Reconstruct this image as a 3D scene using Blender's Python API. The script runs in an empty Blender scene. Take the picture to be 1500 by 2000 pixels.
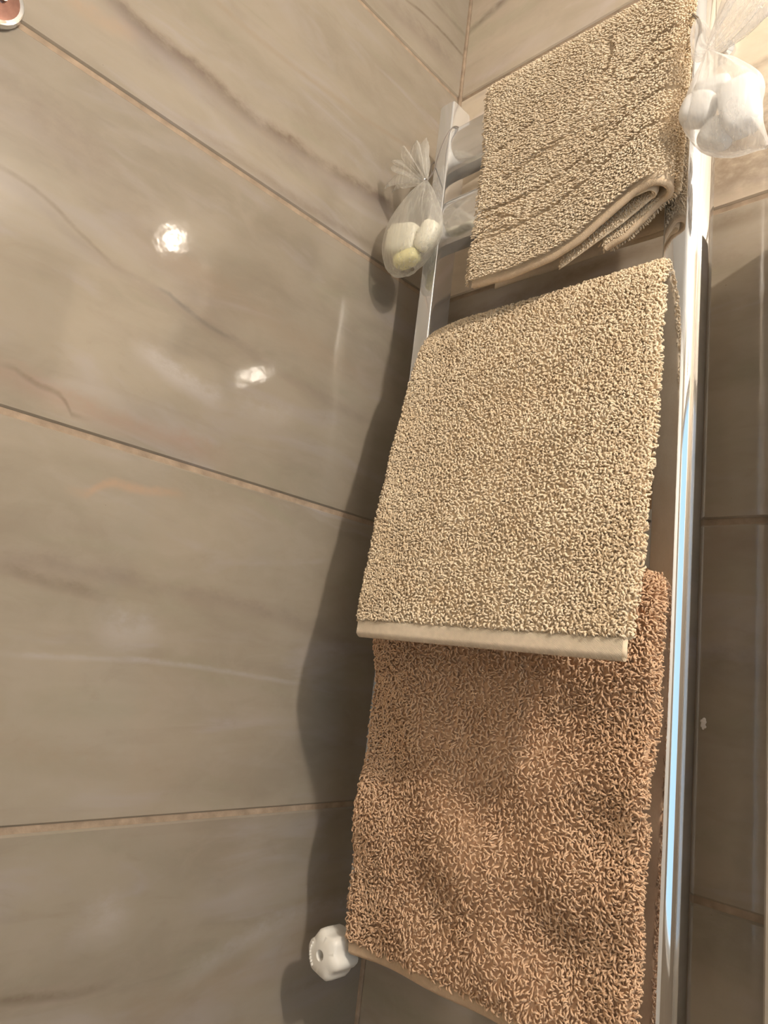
import bpy, math
import numpy as np
from mathutils import Matrix, Vector

C = bpy.context.scene.collection
SC = bpy.context.scene

# ------------------------------------------------------------------ camera, world, lights, exposure
cam_data = bpy.data.cameras.new('camera')
cam_data.sensor_fit = 'VERTICAL'
cam_data.sensor_height = 36.0
cam_data.lens = 25.263
cam_data.clip_start = 0.01
cam_ob = bpy.data.objects.new('camera', cam_data)
C.objects.link(cam_ob)
_r, _u, _f = (0.718711, 0.685366, 0.117164), (0.05538, -0.224396, 0.972923), (-0.6931, 0.692762, 0.199232)
cam_ob.matrix_world = Matrix(((_r[0], _u[0], -_f[0], 0.75855), (_r[1], _u[1], -_f[1], -0.82481),
                              (_r[2], _u[2], -_f[2], 1.10441), (0, 0, 0, 1)))
SC.camera = cam_ob

world = bpy.data.worlds.new('daylight')
SC.world = world
world.use_nodes = True
bg = world.node_tree.nodes['Background']
bg.inputs['Color'].default_value = (0.56, 0.78, 0.98, 1)
bg.inputs['Strength'].default_value = 1.35

def add_lamp(name, loc, power, col, radius):
    d = bpy.data.lights.new(name, 'POINT')
    d.energy = power
    d.color = col
    d.shadow_soft_size = radius
    o = bpy.data.objects.new(name, d)
    C.objects.link(o)
    o.location = loc
    return o

MAIN = (1.60, -0.70, 2.146)        # bulb of the wall lamp on the right wall
MIRROR = (0.80, -0.112, 2.045)     # small bulb over the wash-basin mirror, right of the radiator
add_lamp('wall_lamp_light', MAIN, 51.0, (1.0, 0.893, 0.762), 0.03)
add_lamp('mirror_lamp_light', MIRROR, 1.5, (1.0, 0.88, 0.74), 0.0075)

SC.view_settings.view_transform = 'Standard'
SC.view_settings.look = 'None'
SC.view_settings.exposure = 0.2
SC.view_settings.gamma = 1.0
SC.view_settings.use_curve_mapping = False

# ------------------------------------------------------------------ helpers
def tag(o, label=None, cat=None, group=None, kind=None):
    if label: o['label'] = label
    if cat: o['category'] = cat
    if group: o['group'] = group
    if kind: o['kind'] = kind
    return o

def empty(name, loc=(0, 0, 0)):
    o = bpy.data.objects.new(name, None)
    C.objects.link(o)
    o.location = loc
    o.empty_display_size = 0.02
    return o

def mesh_np(name, V, F, mat, parent=None, smooth=True):
    """V (n,3), F (m,k) quads or triangles -> one linked object (origin at its centre)."""
    V = np.asarray(V, np.float64).reshape(-1, 3)
    F = np.asarray(F, np.int32)
    org = (V.min(0) + V.max(0)) / 2
    m = bpy.data.meshes.new(name)
    k = F.shape[1]
    m.vertices.add(len(V))
    m.vertices.foreach_set('co', (V - org).astype(np.float32).ravel())
    m.loops.add(F.size)
    m.loops.foreach_set('vertex_index', F.ravel())
    m.polygons.add(len(F))
    m.polygons.foreach_set('loop_start', np.arange(0, F.size, k, dtype=np.int32))
    m.polygons.foreach_set('loop_total', np.full(len(F), k, dtype=np.int32))
    m.update(calc_edges=True)
    m.polygons.foreach_set('use_smooth', np.full(len(F), bool(smooth)))
    m.validate()
    m.materials.append(mat)
    o = bpy.data.objects.new(name, m)
    C.objects.link(o)
    o.location = org
    if parent is not None:
        o.parent = parent
        o.location = Vector(org) - wpos(parent)
    return o

def wpos(o):
    p = Vector((0, 0, 0))
    while o is not None:
        p = p + o.location
        o = o.parent
    return p

class MB:
    """collects polygons, links them as one mesh object"""
    def __init__(s): s.v = []; s.f = []
    def add(s, V, F):
        b = len(s.v)
        s.v += [tuple(map(float, p)) for p in V]
        s.f += [tuple(i + b for i in f) for f in F]
        return s
    def box(s, a, b, ch=0.0):
        """box a..b with all edges chamfered by ch"""
        a = np.array(a, float); b = np.array(b, float)
        if ch <= 0:
            P = [(x, y, z) for x in (a[0], b[0]) for y in (a[1], b[1]) for z in (a[2], b[2])]
            return s.add(P, [(0, 1, 3, 2), (4, 6, 7, 5), (0, 4, 5, 1), (2, 3, 7, 6), (0, 2, 6, 4), (1, 5, 7, 3)])
        P = []; idx = {}
        for ax in range(3):
            for i in (0, 1):
                for j in (0, 1):
                    for k in (0, 1):
                        c = [i, j, k]
                        p = [(a[q] if c[q] == 0 else b[q]) for q in range(3)]
                        for q in range(3):
                            if q != ax:
                                p[q] += ch if c[q] == 0 else -ch
                        idx[(ax, i, j, k)] = len(P); P.append(p)
        F = []
        for ax in range(3):
            o1, o2 = (ax + 1) % 3, (ax + 2) % 3
            for side in (0, 1):
                loop = []
                for (m, n) in ((0, 0), (1, 0), (1, 1), (0, 1)):
                    c = [0, 0, 0]; c[ax] = side; c[o1] = m; c[o2] = n
                    loop.append(idx[(ax, *c)])
                F.append(tuple(loop if side else loop[::-1]))
        for ax in range(3):          # edge chamfers along axis ax
            o1, o2 = (ax + 1) % 3, (ax + 2) % 3
            for m in (0, 1):
                for n in (0, 1):
                    q = []
                    for (face, e) in ((o1, 0), (o1, 1), (o2, 1), (o2, 0)):
                        c = [0, 0, 0]; c[ax] = e; c[o1] = m; c[o2] = n
                        q.append(idx[(face, *c)])
                    F.append(tuple(q))
        for i in (0, 1):
            for j in (0, 1):
                for k in (0, 1):
                    F.append((idx[(0, i, j, k)], idx[(1, i, j, k)], idx[(2, i, j, k)]))
        return s.add(P, F)
    def tube(s, pts, r, n=8, cap=True):
        pts = np.asarray(pts, float)
        rr = np.full(len(pts), r) if np.isscalar(r) else np.asarray(r, float)
        T = np.gradient(pts, axis=0); T /= np.linalg.norm(T, axis=1)[:, None] + 1e-12
        up = np.array([0.31, 0.2, 0.93]); a = np.cross(T[0], up); a /= np.linalg.norm(a)
        V = []
        for i in range(len(pts)):
            a = a - T[i] * (a @ T[i]); a /= np.linalg.norm(a) + 1e-12
            b = np.cross(T[i], a)
            for k in range(n):
                t = 2 * math.pi * k / n
                V.append(pts[i] + rr[i] * (math.cos(t) * a + math.sin(t) * b))
        F = []
        for i in range(len(pts) - 1):
            for k in range(n):
                k2 = (k + 1) % n
                F.append((i * n + k, i * n + k2, (i + 1) * n + k2, (i + 1) * n + k))
        if cap:
            F.append(tuple(range(n))[::-1]); F.append(tuple((len(pts) - 1) * n + k for k in range(n)))
        return s.add(V, F)
    def lathe(s, prof, org, axis='z', n=32, mod=None):
        """prof: list of (radius, height) turned about an axis through org"""
        V = []; F = []
        for i, (r, h) in enumerate(prof):
            for k in range(n):
                t = 2 * math.pi * k / n
                q = r * (mod(t, i) if mod else 1.0)
                a, b = q * math.cos(t), q * math.sin(t)
                if axis == 'z': p = (org[0] + a, org[1] + b, org[2] + h)
                elif axis == 'x': p = (org[0] + h, org[1] + a, org[2] + b)
                else: p = (org[0] + a, org[1] - h, org[2] + b)      # 'y': towards the room
                V.append(p)
        for i in range(len(prof) - 1):
            for k in range(n):
                k2 = (k + 1) % n
                F.append((i * n + k, i * n + k2, (i + 1) * n + k2, (i + 1) * n + k))
        F.append(tuple(range(n))[::-1]); F.append(tuple((len(prof) - 1) * n + k for k in range(n)))
        return s.add(V, F)
    def build(s, name, mat, parent=None, smooth=False, loc=None, angle=None):
        V = np.array(s.v)
        org = Vector(loc) if loc is not None else Vector((V.min(0) + V.max(0)) / 2)
        m = bpy.data.meshes.new(name)
        m.from_pydata([tuple(Vector(p) - org) for p in s.v], [], s.f)
        m.update()
        import bmesh
        bm = bmesh.new(); bm.from_mesh(m)
        bmesh.ops.recalc_face_normals(bm, faces=bm.faces)
        bm.to_mesh(m); bm.free()
        if smooth or angle:
            m.polygons.foreach_set('use_smooth', [True] * len(m.polygons))
            if angle: m.set_sharp_from_angle(angle=math.radians(angle))
        m.materials.append(mat)
        o = bpy.data.objects.new(name, m)
        C.objects.link(o)
        o.location = org
        if parent is not None:
            o.parent = parent
            o.location = org - wpos(parent)
        return o

# ------------------------------------------------------------------ materials
def new_mat(name):
    m = bpy.data.materials.new(name); m.use_nodes = True
    nt = m.node_tree
    return m, nt, nt.nodes['Principled BSDF']

def N(nt, typ, **kw):
    n = nt.nodes.new(typ)
    for k, v in kw.items(): setattr(n, k, v)
    return n

def mth(nt, op, a, b=None, c=None, clamp=False):
    n = N(nt, 'ShaderNodeMath', operation=op, use_clamp=clamp)
    for i, x in enumerate((a, b, c)):
        if x is None: continue
        if isinstance(x, (int, float)): n.inputs[i].default_value = x
        else: nt.links.new(x, n.inputs[i])
    return n.outputs[0]

def mixc(nt, fac, a, b, blend='MIX'):
    n = N(nt, 'ShaderNodeMix', data_type='RGBA', blend_type=blend)
    for s, x in ((n.inputs[0], fac), (n.inputs[6], a), (n.inputs[7], b)):
        if isinstance(x, (int, float)): s.default_value = x
        elif isinstance(x, tuple): s.default_value = (*x, 1) if len(x) == 3 else x
        else: nt.links.new(x, s)
    return n.outputs[2]

def noise(nt, vec, scale, detail=4, rough=0.55, dist=0.0):
    n = N(nt, 'ShaderNodeTexNoise')
    n.inputs['Scale'].default_value = scale
    n.inputs['Detail'].default_value = detail
    n.inputs['Roughness'].default_value = rough
    n.inputs['Distortion'].default_value = dist
    if vec is not None: nt.links.new(vec, n.inputs['Vector'])
    return n.outputs['Fac']

def maprange(nt, x, a, b, c=0.0, d=1.0, smooth=False):
    n = N(nt, 'ShaderNodeMapRange', interpolation_type='SMOOTHSTEP' if smooth else 'LINEAR')
    nt.links.new(x, n.inputs[0])
    for i, v in enumerate((a, b, c, d)): n.inputs[i + 1].default_value = v
    return n.outputs[0]

def bump(nt, h, strength, dist, bsdf):
    b = N(nt, 'ShaderNodeBump')
    b.inputs['Strength'].default_value = strength
    b.inputs['Distance'].default_value = dist
    nt.links.new(h, b.inputs['Height'])
    nt.links.new(b.outputs[0], bsdf.inputs['Normal'])

def simple(name, col, rough=0.5, metal=0.0, spec=0.5, nscale=0, namp=0.0, bscale=0, bdist=0.0):
    m, nt, p = new_mat(name)
    p.inputs['Base Color'].default_value = (*col, 1)
    p.inputs['Roughness'].default_value = rough
    p.inputs['Metallic'].default_value = metal
    p.inputs['Specular IOR Level'].default_value = spec
    tc = N(nt, 'ShaderNodeTexCoord').outputs['Object']
    if nscale:
        f = noise(nt, tc, nscale)
        c = mixc(nt, maprange(nt, f, 0.3, 0.7), tuple(x * (1 - namp) for x in col), tuple(min(1, x * (1 + namp)) for x in col))
        nt.links.new(c, p.inputs['Base Color'])
    if bscale:
        bump(nt, noise(nt, tc, bscale, 3), 0.6, bdist, p)
    return m

TONE = {'umber': (0.165, 0.12, 0.088), 'lilac': (0.235, 0.20, 0.185), 'mauve': (0.215, 0.17, 0.14), 'tan': (0.29, 0.225, 0.165),
        'peach': (0.42, 0.285, 0.195), 'rose': (0.30, 0.215, 0.17), 'grey': (0.155, 0.135, 0.12), 'white': (0.44, 0.41, 0.41)}

def tile_mat(name, axis, z0, veins_and_light, seed, base=1.0):
    """polished marble-look tile: clouds stretched along the tile, each vein or painted light patch its own wandering line.
    The tile objects keep their origin at the room corner, so object x / -y is the run along the wall."""
    m, nt, p = new_mat(name)
    tc = N(nt, 'ShaderNodeTexCoord').outputs['Object']
    sp = N(nt, 'ShaderNodeSeparateXYZ'); nt.links.new(tc, sp.inputs[0])
    s = sp.outputs[0] if axis == 'x' else mth(nt, 'MULTIPLY', sp.outputs[1], -1.0)
    z = sp.outputs[2]
    def vec(ks, kz, off):
        c = N(nt, 'ShaderNodeCombineXYZ')
        nt.links.new(mth(nt, 'MULTIPLY_ADD', s, ks, off), c.inputs[0])
        nt.links.new(mth(nt, 'MULTIPLY_ADD', z, kz, off * 0.7), c.inputs[1])
        c.inputs[2].default_value = seed * 3.17
        return c.outputs[0]
    a = noise(nt, vec(2.2, 6.5, seed), 1.6, 5, 0.5, 0.6)
    b = noise(nt, vec(3.0, 10.0, seed + 9), 1.5, 4, 0.5, 0.9)
    d = noise(nt, vec(4.0, 34.0, seed + 21), 1.4, 3, 0.5, 0.5)
    k = base
    col = mixc(nt, maprange(nt, a, 0.32, 0.68, smooth=True), (0.325 * k, 0.280 * k, 0.222 * k), (0.385 * k, 0.335 * k, 0.270 * k))
    col = mixc(nt, maprange(nt, b, 0.52, 0.72, 0, 0.8, True), col, (0.40 * k, 0.355 * k, 0.33 * k))
    col = mixc(nt, maprange(nt, b, 0.46, 0.28, 0, 0.5, True), col, (0.325 * k, 0.300 * k, 0.225 * k))
    col = mixc(nt, maprange(nt, d, 0.54, 0.76, 0, 0.22, True), col, (0.27 * k, 0.22 * k, 0.175 * k))
    e = noise(nt, vec(11.0, 19.0, seed + 33), 1.5, 6, 0.62, 0.5)
    col = mixc(nt, maprange(nt, e, 0.42, 0.66, 0, 0.34, True), col, (0.41 * k, 0.355 * k, 0.295 * k))
    col = mixc(nt, maprange(nt, e, 0.44, 0.28, 0, 0.30, True), col, (0.295 * k, 0.245 * k, 0.195 * k))
    wob = noise(nt, vec(9.0, 9.0, seed + 3), 1.3, 5, 0.6)
    wob2 = noise(nt, vec(40.0, 60.0, seed + 5), 1.3, 4, 0.65)
    for pts, w, tone, amt in veins_and_light:
        s0, s1 = pts[0][0], pts[-1][0]
        fc = N(nt, 'ShaderNodeFloatCurve')
        cu = fc.mapping.curves[0]
        while len(cu.points) < len(pts) : cu.points.new(0.5, 0.5)
        for q, (ps, pz) in zip(cu.points, pts):
            q.location = ((ps - s0) / max(1e-4, s1 - s0), (pz - z0 + 0.05) / 0.5)
            q.handle_type = 'AUTO'
        fc.mapping.update()
        nt.links.new(maprange(nt, s, s0, s1), fc.inputs['Value'])
        zc = mth(nt, 'MULTIPLY_ADD', fc.outputs[0], 0.5, z0 - 0.05)
        amp = min(0.022, 0.8 * w + 0.004)
        zc = mth(nt, 'ADD', zc, mth(nt, 'MULTIPLY_ADD', wob, amp, -0.5 * amp))
        zc = mth(nt, 'ADD', zc, mth(nt, 'MULTIPLY_ADD', wob2, w * 0.9, -0.45 * w))
        dist = mth(nt, 'ABSOLUTE', mth(nt, 'SUBTRACT', z, zc))
        mask = maprange(nt, dist, w * 1.25, w * 0.05, 0, 1, True)
        fade = 0.05 if (s1 - s0) > 0.12 else 0.03
        ends = mth(nt, 'MULTIPLY', maprange(nt, s, s0 - fade, s0 + fade * 0.4, 0, 1, True),
                   maprange(nt, s, s1 + fade, s1 - fade * 0.4, 0, 1, True))
        tex = mth(nt, 'MULTIPLY', maprange(nt, wob2, 0.25, 0.75, 0.45, 1.25), maprange(nt, wob, 0.3, 0.65, 0.55, 1.15))
        f = mth(nt, 'MULTIPLY', mth(nt, 'MULTIPLY', mask, ends), mth(nt, 'MULTIPLY', tex, amt), clamp=True)
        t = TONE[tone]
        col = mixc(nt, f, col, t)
    speck = maprange(nt, noise(nt, vec(150, 150, seed), 1.0, 2), 0.79, 0.83, 0, 0.5)
    col = mixc(nt, speck, col, (0.16, 0.13, 0.10))
    nt.links.new(col, p.inputs['Base Color'])
    p.inputs['Roughness'].default_value = 0.085
    p.inputs['Specular IOR Level'].default_value = 0.5
    bump(nt, mth(nt, 'MULTIPLY_ADD', noise(nt, vec(55, 55, seed), 1.0, 2), 0.35, noise(nt, vec(9, 9, seed), 1.0, 1)), 0.10, 0.004, p)
    return m

def terry_mat(name, col, col2, rough=0.95):
    m, nt, p = new_mat(name)
    tc = N(nt, 'ShaderNodeTexCoord').outputs['Object']
    f = noise(nt, tc, 22, 3)
    f2 = noise(nt, tc, 420, 2)
    c = mixc(nt, maprange(nt, f, 0.35, 0.65), col, col2)
    c = mixc(nt, maprange(nt, f2, 0.3, 0.7, 0, 0.22), c, tuple(x * 0.72 for x in col))
    nt.links.new(c, p.inputs['Base Color'])
    p.inputs['Roughness'].default_value = rough
    p.inputs['Specular IOR Level'].default_value = 0.12
    p.inputs['Sheen Weight'].default_value = 0.25
    p.inputs['Sheen Roughness'].default_value = 0.5
    p.inputs['Sheen Tint'].default_value = (*col2, 1)
    return m

def weave_mat(name, col, sc=900.0):
    m, nt, p = new_mat(name)
    tc = N(nt, 'ShaderNodeTexCoord').outputs['Object']
    w = N(nt, 'ShaderNodeTexWave', wave_type='BANDS', bands_direction='DIAGONAL')
    w.inputs['Scale'].default_value = sc * 0.42
    w.inputs['Distortion'].default_value = 3.0
    nt.links.new(tc, w.inputs['Vector'])
    f = noise(nt, tc, 160, 3)
    c = mixc(nt, maprange(nt, f, 0.3, 0.7), tuple(x * 0.86 for x in col), col)
    c = mixc(nt, mth(nt, 'MULTIPLY', w.outputs['Fac'], 0.25), c, tuple(x * 0.7 for x in col))
    nt.links.new(c, p.inputs['Base Color'])
    p.inputs['Roughness'].default_value = 0.9
    p.inputs['Specular IOR Level'].default_value = 0.15
    bump(nt, w.outputs['Fac'], 0.5, 0.0006, p)
    return m

def sheer_mat(name, col, density=0.42):
    """organza: part of the light goes straight through, the threads scatter the rest"""
    m = bpy.data.materials.new(name); m.use_nodes = True
    nt = m.node_tree; nt.nodes.clear()
    out = N(nt, 'ShaderNodeOutputMaterial')
    tr = N(nt, 'ShaderNodeBsdfTransparent')
    df = N(nt, 'ShaderNodeBsdfDiffuse'); df.inputs[0].default_value = (*col, 1)
    tl = N(nt, 'ShaderNodeBsdfTranslucent'); tl.inputs[0].default_value = (*col, 1)
    gl = N(nt, 'ShaderNodeBsdfGlossy'); gl.inputs['Roughness'].default_value = 0.35
    m1 = N(nt, 'ShaderNodeMixShader'); m1.inputs[0].default_value = 0.45
    nt.links.new(df.outputs[0], m1.inputs[1]); nt.links.new(tl.outputs[0], m1.inputs[2])
    m2 = N(nt, 'ShaderNodeMixShader'); m2.inputs[0].default_value = 0.12
    nt.links.new(m1.outputs[0], m2.inputs[1]); nt.links.new(gl.outputs[0], m2.inputs[2])
    tc = N(nt, 'ShaderNodeTexCoord').outputs['Object']
    mp = N(nt, 'ShaderNodeMapping'); mp.inputs['Scale'].default_value = (260, 260, 14)
    nt.links.new(tc, mp.inputs[0])
    st = maprange(nt, noise(nt, mp.outputs[0], 1.0, 2), 0.5, 0.75, 0.0, 0.14)
    lw = N(nt, 'ShaderNodeLayerWeight'); lw.inputs[0].default_value = 0.45
    fac = mth(nt, 'ADD', mth(nt, 'MULTIPLY_ADD', lw.outputs['Facing'], 0.38, density * 0.46), st, clamp=True)
    m3 = N(nt, 'ShaderNodeMixShader')
    nt.links.new(fac, m3.inputs[0])
    nt.links.new(tr.outputs[0], m3.inputs[1]); nt.links.new(m2.outputs[0], m3.inputs[2])
    nt.links.new(m3.outputs[0], out.inputs[0])
    return m

M_grout = simple('grout', (0.335, 0.255, 0.185), 0.9, nscale=60, namp=0.22, bscale=300, bdist=0.0006)
M_plaster = simple('plaster', (0.78, 0.76, 0.72), 0.9, nscale=5, namp=0.04)
M_wall_r = simple('plaster_beige', (0.44, 0.385, 0.32), 0.8, nscale=5, namp=0.05)
M_floor = simple('floor_stone', (0.36, 0.29, 0.22), 0.4, nscale=8, namp=0.12)
M_chrome = simple('chrome', (0.82, 0.85, 0.90), 0.055, 1.0)
M_bar = simple('chrome_bar', (0.85, 0.85, 0.85), 0.15, 0.75)
M_post = simple('chrome_post', (0.84, 0.86, 0.89), 0.09, 0.78)
M_satin = simple('brushed_metal', (0.66, 0.65, 0.63), 0.25, 1.0)
M_hook_refl = simple('hook_face_reflection', (0.36, 0.20, 0.165), 0.12, 1.0, nscale=120, namp=0.15)  # chrome face, the brown-red room reflection painted in as its colour
M_dark = simple('dark_recess', (0.02, 0.018, 0.015), 0.6)
M_black = simple('black_print', (0.012, 0.012, 0.013), 0.5)
M_label = simple('label_film', (0.86, 0.86, 0.85), 0.3)
M_white = simple('white_plastic', (0.86, 0.83, 0.77), 0.28, nscale=30, namp=0.03)
M_cord = simple('cord', (0.30, 0.27, 0.25), 0.4, 0.6)
M_bead = simple('silver_bead', (0.85, 0.85, 0.85), 0.15, 1.0)
M_soap_cream = simple('soap_cream', (0.86, 0.83, 0.70), 0.5, nscale=30, namp=0.04)
M_soap_yellow = simple('soap_yellow', (0.84, 0.78, 0.42), 0.5, nscale=30, namp=0.05)
M_soap_white = simple('soap_white', (0.84, 0.83, 0.82), 0.5, nscale=30, namp=0.03)
M_sheer = sheer_mat('organza', (0.92, 0.90, 0.84))
M_sheer_w = sheer_mat('organza_white', (0.92, 0.91, 0.90), 0.46)
M_beige = terry_mat('terry_beige', (0.80, 0.645, 0.46), (0.88, 0.74, 0.555))
M_sand = terry_mat('terry_sand', (0.78, 0.645, 0.48), (0.86, 0.735, 0.57))
M_brown = terry_mat('terry_brown', (0.70, 0.465, 0.30), (0.78, 0.54, 0.36))
M_hem = weave_mat('hem_beige', (0.78, 0.66, 0.51))
M_hem_sand = weave_mat('hem_sand', (0.76, 0.60, 0.43))
M_hem_brown = weave_mat('hem_brown', (0.68, 0.50, 0.34))
M_frame = simple('window_frame', (0.80, 0.80, 0.78), 0.4)
M_opal = simple('opal_glass', (0.85, 0.82, 0.75), 0.3)

def glass_mat():
    m = bpy.data.materials.new('window_glass'); m.use_nodes = True
    nt = m.node_tree; nt.nodes.clear()
    out = N(nt, 'ShaderNodeOutputMaterial')
    tr = N(nt, 'ShaderNodeBsdfTransparent'); tr.inputs[0].default_value = (0.93, 0.96, 0.97, 1)
    gl = N(nt, 'ShaderNodeBsdfGlossy'); gl.inputs['Roughness'].default_value = 0.02
    mx = N(nt, 'ShaderNodeMixShader'); mx.inputs[0].default_value = 0.06
    nt.links.new(tr.outputs[0], mx.inputs[1]); nt.links.new(gl.outputs[0], mx.inputs[2]); nt.links.new(mx.outputs[0], out.inputs[0])
    return m
M_glass = glass_mat()

# ------------------------------------------------------------------ room
ROOM_X, ROOM_Y, ROOM_H = 1.75, -1.90, 2.36
GAP = 0.0036          # half a joint
REC = 0.0026          # how far the grout lies behind the tile face
wall_left = tag(MB().box((-0.14, ROOM_Y - 0.14, 0), (-REC, 0.14, ROOM_H)).build('wall_left', M_grout), kind='structure')
wall_back = tag(MB().box((-REC, REC, 0), (ROOM_X + 0.14, 0.14, ROOM_H)).build('wall_back', M_grout), kind='structure')
wall_front = tag(MB().box((-REC, ROOM_Y - 0.14, 0), (ROOM_X + 0.14, ROOM_Y, ROOM_H)).build('wall_front', M_plaster), kind='structure')
floor = tag(MB().box((-0.14, ROOM_Y - 0.14, -0.1), (ROOM_X + 0.14, 0.14, 0)).build('floor', M_floor), kind='structure')
ceiling = tag(MB().box((-0.14, ROOM_Y - 0.14, ROOM_H), (ROOM_X + 0.14, 0.14, ROOM_H + 0.1)).build('ceiling', M_plaster), kind='structure')

# right wall with the window opening that lets the daylight in
WY0, WY1, WZ0, WZ1 = -1.35, -0.30, 0.45, 1.98
mb = MB()
mb.box((ROOM_X, ROOM_Y, 0), (ROOM_X + 0.14, WY0, ROOM_H))
mb.box((ROOM_X, WY1, 0), (ROOM_X + 0.14, REC, ROOM_H))
mb.box((ROOM_X, WY0, 0), (ROOM_X + 0.14, WY1, WZ0))
mb.box((ROOM_X, WY0, WZ1), (ROOM_X + 0.14, WY1, ROOM_H))
wall_right = tag(mb.build('wall_right', M_wall_r), kind='structure')
mb = MB()
fx0, fx1, fw = ROOM_X + 0.05, ROOM_X + 0.10, 0.045
mb.box((fx0, WY0, WZ0), (fx1, WY0 + fw, WZ1), .003).box((fx0, WY1 - fw, WZ0), (fx1, WY1, WZ1), .003)
mb.box((fx0, WY0 + fw, WZ0), (fx1, WY1 - fw, WZ0 + fw), .003).box((fx0, WY0 + fw, WZ1 - fw), (fx1, WY1 - fw, WZ1), .003)
window = tag(mb.build('window_1', M_frame), kind='structure')
MB().box((fx0 + .02, WY0 + fw, WZ0 + fw), (fx0 + .026, WY1 - fw, WZ1 - fw)).build('pane', M_glass, window)

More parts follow.
